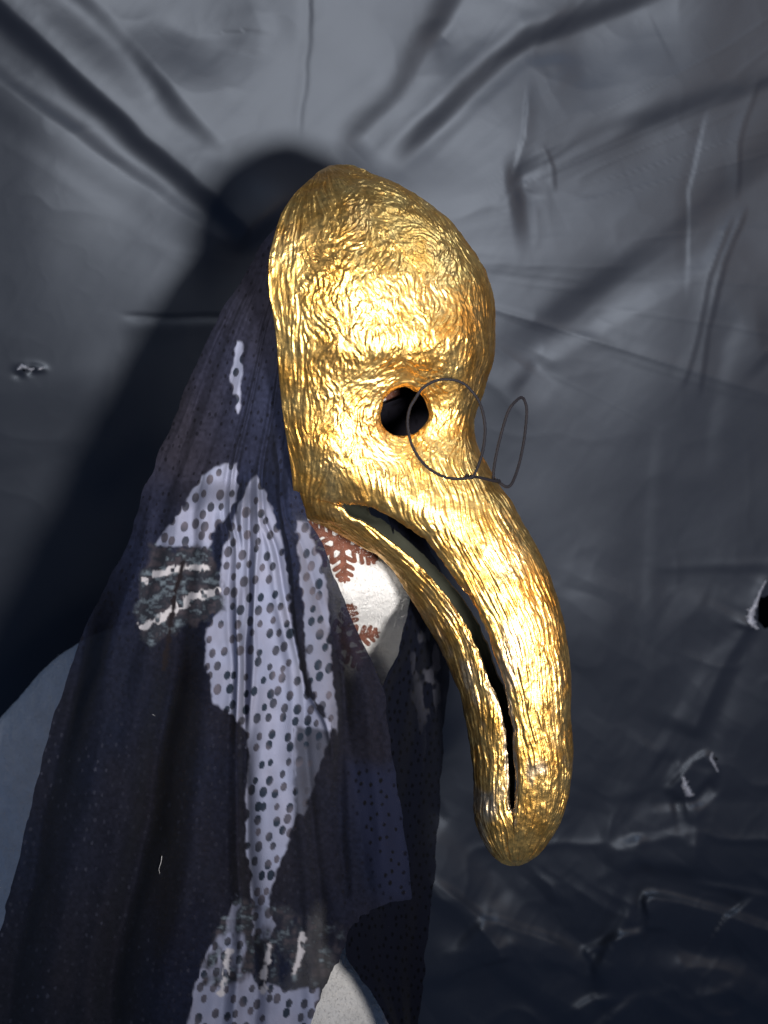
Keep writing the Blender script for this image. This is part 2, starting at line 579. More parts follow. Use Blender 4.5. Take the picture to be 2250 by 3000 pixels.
    f1 = 1 - np.abs(vnoise(th * 5 + 3, rr / 1100, 2.0)) * 1.7
    f2 = 1 - np.abs(vnoise(th * 19 + 0.4 * vnoise(rr / 300, th, 1.0), rr / 520, 6.0)) * 3.2
    h += fan * (5.0 * np.clip(f1, 0, 1)**2 * sstep(1150, 1500, X) + 1.0 * np.clip(f2, 0, 1)**1.5 * sstep(1200, 1700, X))
    # small tear on the left, pinched
    for cx, cy, rr, a in ((70, 1080, 16, 9), (90, 1088, 9, -12), (105, 1076, 12, 8), (55, 1100, 10, -6), (125, 1080, 9, 6)):
        h += a * np.exp(-(((X - cx) / (rr * 1.5))**2 + ((Y - cy) / rr)**2))
    yy = y - h * S
    V = P(X.ravel(), Y.ravel(), yy.ravel())
    hole1 = poly_sdf(X, Y, [(2222, 1752), (2250, 1742), (2290, 1750), (2300, 1800), (2290, 1850), (2240, 1838), (2218, 1815)])
    hole1 += 5 * vnoise(X / 14, Y / 14, 4.0)
    hole2 = np.hypot((X - 2098) / 9, (Y - 2224) / 4) * 5 - 5
    hole3 = np.hypot((X - 70) / 6, (Y - 1086) / 4) * 5 - 5
    f = np.minimum(np.minimum(hole1, hole2), hole3).ravel()
    V, T = clip(V, grid_tris(*X.shape), f)
    o = mesh_obj("backdrop_sheet", V, T[:, ::-1], PLASTIC)
    o["kind"] = "structure"
    o["label"] = "creased black plastic sheet hung behind the golden mask"
    # torn, whitened edges
    def flap(px, py, n, rad, seed):
        r = np.random.default_rng(seed)
        i = np.clip(np.searchsorted(ys, py), 0, len(ys) - 1)
        j = np.clip(np.searchsorted(xs, px), 0, len(xs) - 1)
        yb = yy[i, j]
        V, F = [], []
        a = np.linspace(0, 2 * math.pi, n, endpoint=False)
        return yb
    def ribbon(path, widths, lift, seed):
        r = np.random.default_rng(seed)
        pts = smooth_path(path, 40)
        wd = np.interp(np.linspace(0, 1, 40), np.linspace(0, 1, len(widths)), widths)
        t = np.gradient(pts, axis=0)
        t /= np.linalg.norm(t, axis=1, keepdims=True)
        nrm = np.stack([-t[:, 1], t[:, 0]], 1)
        rows = []
        for k in np.linspace(-1, 1, 7):
            q = pts + nrm * (wd * k * (1 + 0.35 * r.standard_normal(40)))[:, None] * 0.5
            i = np.clip(np.searchsorted(ys, q[:, 1]), 0, len(ys) - 1)
            j = np.clip(np.searchsorted(xs, q[:, 0]), 0, len(xs) - 1)
            up = lift * (1 - k * k) + lift * 0.25 * r.standard_normal(40)
            rows.append(P(q[:, 0], q[:, 1], yy[i, j] - (3 + up) * S))
        V = np.concatenate(rows)
        return mesh_obj("torn_edge", V, grid_tris(7, 40), STRETCHED, o)
    ribbon([(2245, 1700), (2224, 1740), (2212, 1775), (2200, 1800), (2206, 1830), (2222, 1842)], [3, 7, 14, 24, 16, 4], 7, 1)
    ribbon([(2088, 2203), (2082, 2222), (2092, 2240), (2104, 2262)], [3, 8, 7, 3], 6, 2)
    ribbon([(2001, 2276), (2008, 2300), (2020, 2326), (2034, 2328)], [8, 16, 18, 6], 8, 3)
    ribbon([(50, 1084), (62, 1074), (78, 1078), (92, 1082), (100, 1078)], [4, 12, 6, 10, 3], 5, 4)
    ribbon([(112, 1082), (122, 1078), (130, 1076)], [4, 7, 3], 4, 5)
    return o


build_backdrop()
wv = P([-1400, 3600, 3600, -1400], [-1200, -1200, 3900, 3900], 0.60)
wall = mesh_obj("wall", wv, np.array([[0, 1, 2, 3]]), WALL)
wall["kind"] = "structure"

# ------------------------------------------------------------------ the golden mask
ANG = math.radians(13)
X0 = 1130.0
SA, CA = math.sin(ANG), math.cos(ANG)
ROWS = [  # right outline, left outline, half width, closing angle
    (971, 484, 962, 486, 12, 74), (1030, 489, 912, 520, 135, 74), (1101, 516, 868, 560, 210, 76), (1177, 547, 842, 594, 248, 79),
    (1242, 583, 820, 635, 272, 83), (1302, 632, 804, 684, 290, 88), (1354, 691, 790, 740, 302, 94), (1400, 756, 785, 800, 310, 100),
    (1428, 820, 788, 855, 314, 105), (1441, 890, 796, 905, 316, 105), (1443, 952, 803, 950, 314, 105), (1435, 1017, 809, 1010, 306, 105),
    (1424, 1071, 813, 1062, 294, 105), (1405, 1135, 819, 1120, 278, 105), (1386, 1190, 824, 1170, 262, 105), (1377, 1235, 830, 1225, 250, 106),
    (1382, 1280, 838, 1280, 240, 106), (1400, 1322, 846, 1326, 232, 107), (1424, 1365, 853, 1370, 222, 109), (1452, 1415, 858, 1420, 212, 114),
    (1487, 1462, 868, 1470, 200, 128), (1519, 1515, 898, 1516, 188, 150), (1556, 1579, 965, 1548, 174, 168), (1592, 1650, 1050, 1596, 160, 178),
    (1618, 1720, 1135, 1655, 152, 180), (1638, 1784, 1200, 1745, 146, 180), (1655, 1860, 1258, 1838, 140, 180), (1666, 1935, 1302, 1921, 135, 180),
    (1671, 2010, 1336, 2001, 130, 180), (1670, 2090, 1358, 2078, 124, 180), (1672, 2160, 1371, 2155, 118, 180), (1677, 2220, 1382, 2225, 112, 180),
    (1674, 2290, 1386, 2300, 105, 180), (1664, 2345, 1388, 2360, 98, 180), (1648, 2395, 1396, 2410, 90, 180), (1622, 2442, 1412, 2455, 76, 180),
    (1588, 2490, 1438, 2498, 56, 180), (1556, 2519, 1468, 2524, 36, 180), (1520, 2537, 1505, 2537, 6, 180)]
EYE = (1182, 1208)
MOUTH_UP = [(992, 1477), (1041, 1480), (1089, 1486), (1138, 1510), (1186, 1540), (1246, 1579), (1300, 1651), (1343, 1706), (1373, 1742), (1403, 1796),
            (1427, 1850), (1448, 1911), (1469, 1965), (1484, 2019), (1493, 2091), (1505, 2134), (1505, 2218), (1511, 2290), (1502, 2375)]
MOUTH_LO = [(1497, 2369), (1496, 2314), (1487, 2224), (1481, 2146), (1469, 2085), (1454, 2031), (1433, 1995), (1409, 1923), (1379, 1856), (1349, 1802),
            (1306, 1742), (1264, 1694), (1216, 1645), (1174, 1609), (1126, 1573), (1071, 1534), (1023, 1510)]
MOUTH = MOUTH_UP + MOUTH_LO


def bil(A, i, j):
    i = np.clip(i, 0, A.shape[0] - 1.001)
    j = np.clip(j, 0, A.shape[1] - 1.001)
    a, b = i.astype(np.int32), j.astype(np.int32)
    u, v = i - a, j - b
    return A[a, b] * (1 - u) * (1 - v) + A[a + 1, b] * u * (1 - v) + A[a, b + 1] * (1 - u) * v + A[a + 1, b + 1] * u * v


class Mask:
    def __init__(self, nt, nj):
        R = np.array(ROWS, float)
        st = np.arange(len(R))
        fine = np.linspace(0, len(R) - 1, 4000)
        c = [catmull(st, R[:, k], fine) for k in range(6)]
        mid = np.stack([(c[0] + c[2]) / 2, (c[1] + c[3]) / 2], 1)
        step = np.maximum.reduce([np.hypot(*np.diff(np.stack([c[0], c[1]], 1), axis=0).T),
                                  0.7 * np.hypot(*np.diff(np.stack([c[2], c[3]], 1), axis=0).T)])
        L = np.concatenate([[0], np.cumsum(step)])
        t = np.interp(np.linspace(0, L[-1], nt), L, fine)
        ax, ay, bx, by, W, th = [np.interp(t, fine, k) for k in c]
        self.row = t
        th = np.radians(np.clip(th, 60, 180))
        j = np.linspace(0, 1, nj)
        TH = j[None] * th[:, None]
        q = (1 - np.cos(TH)) / (1 - np.cos(th))[:, None]
        px = ax[:, None] + (bx - ax)[:, None] * q
        py = ay[:, None] + (by - ay)[:, None] * q
        # blunter than an ellipse on the skull
        sn = np.sin(TH)
        d = 0.93 * W[:, None] * np.sign(sn) * np.abs(sn)**0.88
        def bump(cx, cy, rx, ry, a, rot=0.0):
            c_, s_ = math.cos(rot), math.sin(rot)
            u, v = (px - cx) * c_ + (py - cy) * s_, -(px - cx) * s_ + (py - cy) * c_
            return a * np.exp(-((u / rx)**2 + (v / ry)**2))
        side = np.clip(sn * 1.4, 0, 1)
        d = d + side * (bump(1225, 1225, 130, 120, -46) + bump(1150, 1020, 190, 70, 20, -0.15) + bump(960, 1290, 110, 170, 18)
                        + bump(1090, 830, 200, 190, 16) + bump(1130, 1440, 200, 60, 14, 0.5))
        ms = poly_sdf(px, py, MOUTH)
        # which side of the slit: jaw or upper beak
        line = np.array([(860, 1440)] + [((a[0] + b[0]) / 2, (a[1] + b[1]) / 2) for a, b in zip(MOUTH_UP[1:-1], MOUTH_LO[::-1])] + [(1512, 2600)])
        below = poly_sdf(px, py, np.concatenate([line, [(400, 2900), (400, 1440)]]))
        self.jaw = (below < 0) & (self.row[:, None] > 19)
        d = d - side * 16 * np.exp(-(ms / 45)**2) * self.jaw
        es = np.hypot(px - EYE[0], py - EYE[1])
        ang = np.arctan2(py - EYE[1], px - EYE[0])
        es = es - 71 - 2.5 * np.sin(3 * ang + 1) - 1.5 * np.sin(7 * ang)
        ms = ms + 2.2 * vnoise(px / 17, py / 17, 3.0)
        # rolled edges
        roll = lambda s, wd, a: -a * np.clip(1 - s / wd, 0, 1)**2
        d = np.maximum(d + side * (roll(np.maximum(es, 0), 16, 9) + roll(np.maximum(ms, 0), 16, 10)), 0)
        self.px, self.py, self.d, self.es, self.ms, self.sn = px, py, d, es, ms, sn
        self.base = self.lift(px, py, d)
        Pi = np.gradient(self.base, axis=0)
        Pj = np.gradient(self.base, axis=1)
        n = np.cross(Pj, Pi)
        ln = np.linalg.norm(n, axis=2, keepdims=True)
        n = n / np.maximum(ln, 1e-12)
        cen = self.lift(np.full(1, X0), np.full(1, 1200.), np.zeros(1))[0]
        flip = (n * np.array([-SA, -CA, 0])).sum(2).mean() < 0
        self.n = -n if flip else n
        self.flip = flip
        self.si = np.maximum(np.linalg.norm(Pi, axis=2) / S, 0.25)
        self.sj = np.maximum(np.linalg.norm(Pj, axis=2) / S, 0.25)

    def lift(self, px, py, d):
        y = np.zeros_like(px)
        for _ in range(6):
            X = (px - 1125) * (D + y) / D
            y = -(d + (X - (X0 - 1125)) * SA) / CA * S
        return P(px, py, y)


def mirror(p):
    o = np.array([(X0 - 1125) * S, 0, 0])
    n = np.array([-SA, -CA, 0])
    return p - 2 * ((p - o) @ n)[..., None] * n


def lic(M):
    nt, nj = M.px.shape
    # undirected angle of the brushed ridges, in the (row, column) frame measured in pixels
    phi = np.zeros((nt, nj))
    r = M.es
    gi, gj = np.gradient(r, axis=0) / M.si, np.gradient(r, axis=1) / M.sj
    pe = np.arctan2(gi, -gj)
    we = np.exp(-(np.maximum(r, 0) / 75)**2) * 1.3
    gi, gj = np.gradient(M.ms, axis=0) / M.si, np.gradient(M.ms, axis=1) / M.sj
    pm = np.arctan2(gi, -gj)
    wm = np.exp(-(np.maximum(M.ms, 0) / 60)**2)
    wm = wm * 0.9
    B = M.base / S
    nz = fbm(B[..., 0] / 85, B[..., 1] / 85, B[..., 2] / 85, 3)
    calm = np.maximum(sstep(1300, 1550, M.py + 0.2 * M.px - 150), sstep(150, 20, M.px - np.interp(M.py, [484, 800, 1500], [960, 785, 870])))
    calm = np.maximum(calm, 0.75 * sstep(0.55, 0.25, M.sn) * sstep(900, 1300, M.px))
    amp = 1.9 * (1 - calm) + 0.32 * calm
    amp = amp * (1 - 0.75 * np.clip(we, 0, 1))
    c2 = np.cos(2 * phi) + we * 2 * np.cos(2 * pe) + wm * np.cos(2 * pm)
    s2 = np.sin(2 * phi) + we * 2 * np.sin(2 * pe) + wm * np.sin(2 * pm)
    phi = 0.5 * np.arctan2(s2, c2) + amp * nz * 0.62
    I, J = np.meshgrid(np.arange(nt, dtype=float), np.arange(nj, dtype=float), indexing='ij')
    cph, sph = np.cos(phi), np.sin(phi)
    def run(cell, half, step, seed):
        base = vnoise(B[..., 0] / cell + seed, B[..., 1] / cell, B[..., 2] / cell) + 0.5 * vnoise(B[..., 0] / cell * 1.9, B[..., 1] / cell * 1.9 + seed, B[..., 2] / cell * 1.9)
        acc, wt = base.copy(), np.ones_like(base)
        for sgn in (1, -1):
            i, j = I.copy(), J.copy()
            ci, cj = sgn * cph, sgn * sph
            for k in range(1, half + 1):
                a = np.clip(i + 0.5, 0, nt - 1).astype(np.int32)
                b = np.clip(j + 0.5, 0, nj - 1).astype(np.int32)
                di, dj = cph[a, b], sph[a, b]
                s = np.sign(di * ci + dj * cj)
                s[s == 0] = 1
                ci, cj = di * s, dj * s
                i = i + ci * step / M.si[a, b]
                j = j + cj * step / M.sj[a, b]
                wk = np.where(calm > 0.5, 1.0, max(0.0, 1 - k / (half * 0.4)))
                acc += wk * bil(base, i, j)
                wt += wk
        z = acc / np.sqrt(wt)
        return (z - z.mean()) / z.std()
    z1 = run(8.8, 12, 3.4, 0.0)
    z2 = run(4.4, 8, 2.6, 40.0)
    h = 0.74 * np.tanh(1.15 * z1 + 0.15) + 0.32 * np.tanh(1.3 * z2) + 0.14 * vnoise(B[..., 0] / 5, B[..., 1] / 5, B[..., 2] / 5) * (1.5 - calm)
    clump = fbm(B[..., 0] / 32, B[..., 1] / 32, B[..., 2] / 32 + 9, 3)
    return h * (0.85 + 0.45 * clump) + 0.45 * clump


def half_shell(M):
    h = lic(M)
    fade = sstep(0, 12, np.arange(M.px.shape[0]))[:, None] * sstep(0, 6, np.arange(M.px.shape[0])[::-1])[:, None]
    amp = 1.9 * fade
    B = M.base / S
    big = 3.5 * fbm(B[..., 0] / 110, B[..., 1] / 110, B[..., 2] / 110 + 4, 2)
    pos = M.base + M.n * ((h * amp + big * fade) * S)[..., None]
    worn = sstep(0.15, 0.75, fbm(B[..., 0] / 70, B[..., 1] / 70, B[..., 2] / 120 + 2, 3)) * (0.15 + 0.85 * sstep(1500, 2300, M.py))
    worn = np.clip(np.maximum(worn * 0.8, 0.85 * sstep(14, 3, M.ms) * sstep(1800, 2100, M.py)), 0, 1)
    N = M.px.size
    kind = np.where(M.jaw, 2.0, np.where(M.row[:, None] > 20.2, 1.0, 0.0))
    A = np.concatenate([pos.reshape(-1, 3), M.n.reshape(-1, 3), worn.reshape(-1, 1), kind.reshape(-1, 1), M.d.reshape(-1, 1),
                        M.es.reshape(-1, 1), M.ms.reshape(-1, 1), (np.ones_like(M.px) * np.linspace(0, 1, M.px.shape[1])[None]).reshape(-1, 1)], 1)
    T = grid_tris(*M.px.shape)
    A, T = clip(A, T, A[:, 9].copy())
    A, T = clip(A, T, A[:, 10].copy())
    if M.flip:
        T = T[:, ::-1]
    # boundary walls (thickness of the papier mache)
    E = np.concatenate([T[:, [0, 1]], T[:, [1, 2]], T[:, [2, 0]]])
    tri_of = np.tile(np.arange(len(T)), 3)
    key = np.sort(E, 1)
    key = key[:, 0].astype(np.int64) * (len(A) + 1) + key[:, 1]
    u, first, cnt = np.unique(key, return_index=True, return_counts=True)
    be = E[first[cnt == 1]]
    bt = tri_of[first[cnt == 1]]
    ok = (A[be, 8].max(1) > 3.0)
    be, bt = be[ok], bt[ok]
    THICK = 9 * S
    ub, inv = np.unique(be, return_inverse=True)
    inv = inv.reshape(be.shape)
    W = A[ub].copy()
    W[:, :3] -= W[:, 3:6] * THICK
    n0 = len(A)
    A = np.concatenate([A, W])
    wq = np.concatenate([np.stack([be[:, 1], be[:, 0], n0 + inv[:, 0]], 1), np.stack([be[:, 1], n0 + inv[:, 0], n0 + inv[:, 1]], 1)])
    kt = np.rint(A[T, 7].mean(1)).astype(int)
    T2 = np.concatenate([T, wq])
    kt = np.concatenate([kt, kt[bt], kt[bt]])
    return (A[:, :3], T2), A[:, 6], kt


def build_mask():
    root = thing("beaked_mask", "golden ridged bird mask with long hooked beak and round eye hole", "mask",
                 tuple(P(np.array([1517.]), np.array([2537.]), np.array([-0.03]))[0]))
    near, wn, kt = half_shell(Mask(1180, 390))
    far, wf, kf = half_shell(Mask(520, 175))
    for k, nm in ((0, "face"), (1, "upper_beak"), (2, "lower_beak")):
        v1, t1, u1 = compact(near[0], near[1][kt == k])
        v2, t2, u2 = compact(mirror(far[0]), far[1][kf == k][:, ::-1])
        mesh_obj(nm, np.concatenate([v1, v2]), np.concatenate([t1, t2 + len(v1)]), GOLD, root, {"worn": np.concatenate([wn[u1], wf[u2]])})
    # dark inner lining
    L = Mask(230, 90)
    inner = L.base - L.n * (9.5 * S)
    inner = np.where((L.d < 20)[..., None] , L.base - L.n * (7 * S), inner)
    A = np.concatenate([inner.reshape(-1, 3), L.es.reshape(-1, 1), L.ms.reshape(-1, 1)], 1)
    A, T = clip(A, grid_tris(*L.px.shape), A[:, 3].copy())
    A, T = clip(A, T, A[:, 4].copy())
    V = np.concatenate([A[:, :3], mirror(A[:, :3])])
    mesh_obj("lining", V, np.concatenate([T, T[:, ::-1] + len(A)]), LINING, root)
    return root, L


mask, MK = build_mask()


def mask_y(px, py):
    """depth of the mask's near surface at a pixel"""
    d2 = (MK.px - px)**2 + (MK.py - py)**2
    return MK.base.reshape(-1, 3)[d2.argmin(), 1]


# ------------------------------------------------------------------ stuffed form wrapped in white fleece
def build_fleece():
    rows = [  # py, left, right, centre depth (m), half depth (px)
        (560, 960, 1080, 0.030, 40), (600, 900, 1110, 0.030, 90), (700, 870, 1140, 0.050, 90), (900, 862, 1160, 0.058, 95), (1150, 862, 1205, 0.062, 95), (1300, 862, 1100, 0.060, 95),
        (1400, 862, 1000, 0.052, 100), (1480, 858, 990, 0.052, 100), (1560, 850, 1040, 0.050, 120), (1620, 835, 1130, 0.050, 145), (1680, 812, 1193, 0.048, 160), (1720, 790, 1202, 0.048, 165), (1790, 640, 1206, 0.062, 175),
        (1840, 330, 1214, 0.078, 180), (1900, 205, 1225, 0.086, 190), (2000, 95, 1240, 0.090, 200), (2150, -30, 1255, 0.092, 210),
        (2400, -150, 1215, 0.090, 220), (2700, -220, 1190, 0.084, 230), (3000, -260, 1190, 0.074, 240), (3300, -280, 1200, 0.06, 240)]
    R = np.array(rows, float)
    v = np.linspace(560, 3300, 520)
    l, r, cy, hd = [pchip(R[:, 0], R[:, k], v) for k in (1, 2, 3, 4)]
    a = np.linspace(0, 2 * math.pi, 380, endpoint=False)
    ca, sa = np.cos(a), np.sin(a)
    e = 0.86
    X = (l + r)[:, None] / 2 + (r - l)[:, None] / 2 * np.sign(ca) * np.abs(ca)**e
    Y = cy[:, None] - hd[:, None] * S * np.sign(sa) * np.abs(sa)**e
    Z = np.repeat(v[:, None], len(a), 1)
    Y = Y + 0.05 * sstep(480, 150, X)
    V = P(X, Z, Y)
    q = V / S
    nz = 7 * fbm(q[..., 0] / 120, q[..., 1] / 120, q[..., 2] / 120, 3) + 2.2 * fbm(q[..., 0] / 16, q[..., 1] / 16, q[..., 2] / 16, 3)
    drp = 10 * np.sin(q[..., 0] / 70 + 0.006 * q[..., 2]) * sstep(1900, 2300, Z)
    nrm = np.stack([ca[None] * np.ones_like(X), -sa[None] * np.ones_like(X), 0 * X], -1)
    V = V + nrm * ((nz + drp) * S)[..., None]
    nr, nc = X.shape
    idx = np.arange(nr * nc).reshape(nr, nc)
    i2 = np.roll(idx, -1, 1)
    A, B, C, Dd = idx[:-1].ravel(), i2[:-1].ravel(), i2[1:].ravel(), idx[1:].ravel()
    Q = np.stack([A, B, C, Dd], 1)
    root = thing("stuffed_form", "white fleece form with copper snowflakes under the scarf and mask", "stuffed form",
                 tuple(P(np.array([600.]), np.array([3300.]), np.array([0.05]))[0]))
    Vf = V.reshape(-1, 3)
    cap = np.concatenate([Q, np.array([[idx[0, k], idx[0, k + 1], idx[0, nc - 2 - k], idx[0, nc - 1 - k]] for k in range(nc // 2 - 1)]),])
    mesh_obj("fleece_cover", Vf, cap[:, ::-1], FLEECE, root)
    bvh = BVHTree.FromPolygons(Vf.tolist(), Q.tolist())
    # soft pile standing off the cloth where it shows
    rg = np.random.default_rng(11)
    verts = []
    for (x0, x1, y0, y1, n) in ((880, 1230, 1500, 2060, 9000), (890, 1160, 2690, 3060, 4200), (-40, 330, 1760, 2760, 5200), (1080, 1200, 1130, 1260, 500)):
        for _ in range(n):
            x, yv = rg.uniform(x0, x1), rg.uniform(y0, y1)
            p = P(x, yv, 0.0)
            o = Vector((0, -D, 0))
            dr = (Vector(p) - o).normalized()
            hit, nn, _, _ = bvh.ray_cast(o, dr)
            if hit is None:
                continue
            if nn.y > 0:
                nn = -nn
            tdir = Vector((rg.normal(0, .7), rg.normal(0, .7), rg.normal(0, .7) - .5)) + nn * 0.75
            tdir.normalize()
            ln = rg.uniform(6, 15) * S
            sd = tdir.cross(Vector((rg.normal(), rg.normal(), rg.normal()))).normalized() * (1.0 * S)
            verts += [hit - sd, hit + sd, hit + tdir * ln]
    nb = len(verts) // 3
    pile = mesh_obj("fleece_pile", np.array([tuple(p) for p in verts]), np.arange(nb * 3).reshape(-1, 3), FLEECE, root)
    pile["kind"] = "stuff"

    def snowflake(cx, cy, R, rot):
        g = np.arange(-R - 6, R + 6.1, 2.0)
        gx, gy = np.meshgrid(g, g)
        best = np.full(gx.shape, 1e9)
        for k in range(6):
            an = rot + k * math.pi / 3
            c, s = math.cos(an), math.sin(an)
            pt = lambda u, v: (u * c - v * s, u * s + v * c)
            segs = [(pt(0, 0), pt(R * 0.86, 0), 8.5)]
            for u, ln in ((0.30, 0.30), (0.50, 0.25), (0.68, 0.20), (0.84, 0.11)):
                for sg in (1, -1):
                    segs.append((pt(R * u, 0), pt(R * (u + ln * 0.55), sg * R * ln * 0.85), 6.5))
            for a_, b_, wd in segs:
                d_, t_ = seg_dist(gx, gy, a_, b_)
                best = np.minimum(best, d_ - wd)
            # pointed tip
            d_, t_ = seg_dist(gx, gy, pt(R * 0.8, 0), pt(R, 0))
            best = np.minimum(best, d_ - 11 * (1 - t_))
        best = np.minimum(best, np.hypot(gx, gy) - R * 0.22)
        best += 1.2 * vnoise(gx / 9 + cx, gy / 9, 5.0)
        pts = np.zeros((gx.size, 3))
        good = np.zeros(gx.size, bool)
        o = Vector((0, -D, 0))
        for i, (u, w_) in enumerate(zip(gx.ravel() + cx, gy.ravel() + cy)):
            dr = (Vector(P(u, w_, 0.0)) - o).normalized()
            hit, nn, _, dist = bvh.ray_cast(o, dr)
            if hit is not None:
                good[i] = True
                pts[i] = hit - dr * (5.5 * S)
        f = np.where(good, -best.ravel(), -5)
        V_, T_ = clip(pts, grid_tris(*gx.shape), f)
        # drop triangles stretched over the edge of the form
        e = np.linalg.norm(V_[T_] - V_[np.roll(T_, 1, 1)], axis=2).max(1)
        V_, T_, _ = compact(V_, T_[e < 16 * S])
        mesh_obj("snowflake", V_, T_[:, ::-1], COPPER, root)
    snowflake(1002, 1590, 122, math.radians(86))
    snowflake(1000, 1880, 118, math.radians(-14))
    snowflake(1163, 1142, 62, math.radians(50))
    return root


build_fleece()

# ------------------------------------------------------------------ printed scarf
PANELS = [  # pale panels with dark spots
    [(662, 1355), (693, 1358), (697, 1407), (690, 1470), (624, 1566), (612, 1612), (457, 1598), (492, 1539), (548, 1462), (589, 1393)],
    [(752, 1386), (783, 1449), (818, 1553), (842, 1670), (856, 1809), (880, 1960), (900, 2030), (955, 2120), (965, 2160), (935, 2165), (915, 2120), (862, 2135),
     (862, 2276), (870, 2386), (846, 2464), (806, 2566), (786, 2650), (792, 2740), (738, 2740), (740, 2650), (733, 2566), (717, 2464), (721, 2370), (729, 2213), (721, 2143), (674, 2092),
     (627, 2057), (603, 1948), (603, 1844), (645, 1781), (640, 1700), (655, 1600), (700, 1480), (740, 1400)],
    [(868, 1525), (900, 1530), (929, 1601), (957, 1705), (964, 1844), (970, 1940), (985, 2060), (985, 2150), (965, 2110), (925, 2050), (901, 1990), (894, 1878), (884, 1740), (873, 1601)],
    [(693, 1001), (710, 1003), (707, 1171), (697, 1209), (678, 1140), (676, 1100)],
    [(541, 3060), (572, 2880), (600, 2801), (660, 2700), (697, 2605), (709, 2684), (722, 2760), (720, 2830), (760, 2900), (784, 2880), (850, 2900), (940, 2890), (915, 3060)],
    [(735, 2640), (790, 2650), (810, 2720), (780, 2760), (750, 2740)],
    [(858, 2105), (975, 2105), (955, 2200), (930, 2270), (890, 2390), (862, 2380)],
]
BLUE_PANEL = [(1010, 2230), (1168, 2250), (1199, 2449), (1207, 2632), (1121, 2646), (1081, 2527), (1035, 2380)]
FEATHER = [([(440, 1600), (614, 1605), (636, 1700), (662, 1790), (600, 1825), (500, 1850), (420, 1900), (400, 1800), (415, 1690)], 0),
           ([(600, 2780), (690, 2640), (860, 2660), (1010, 2720), (950, 2890), (780, 2880), (590, 2890)], 1)]
FSTRIPES = [([(425, 1695), (500, 1672), (560, 1660), (612, 1664)], 11), ([(418, 1835), (500, 1795), (560, 1750), (640, 1728)], 12),
            ([(672, 2790), (660, 2850), (650, 2910)], 11), ([(888, 2735), (880, 2800), (862, 2850)], 10), ([(790, 2770), (776, 2840), (770, 2900)], 10)]


def jitter_dots(x, y, sx, sy, rx, ry, seed, rot=0.25, fill=0.95):
    """signed field of scattered ellipses, > 0 inside a spot"""
    gx, gy = np.floor(x / sx).astype(np.int64), np.floor(y / sy).astype(np.int64)
    out = np.full(x.shape, -9.0)
    c, s = math.cos(rot), math.sin(rot)
    for a in (-1, 0, 1):
        for b in (-1, 0, 1):
            i, j = gx + a, gy + b
            h1, h2, h3, h4 = [_hash(i, j, np.int64(seed + k)) for k in range(4)]
            cx = (i + 0.5 + 0.5 * (j % 2) - 0.25 + (h1 - .5) * 0.6) * sx
            cy = (j + 0.5 + (h2 - .5) * 0.6) * sy
            u, v = (x - cx) * c + (y - cy) * s, -(x - cx) * s + (y - cy) * c
            k = (0.78 + 0.42 * h3)
            e = 1 - np.sqrt((u / (rx * k))**2 + (v / (ry * k))**2)
            out = np.maximum(out, np.where(h4 < fill, e, -9))
    return out


NAVY = np.array([0.0065, 0.009, 0.021])
PLUM = np.array([0.0105, 0.0098, 0.0145])
PALE = np.array([0.215, 0.235, 0.33])


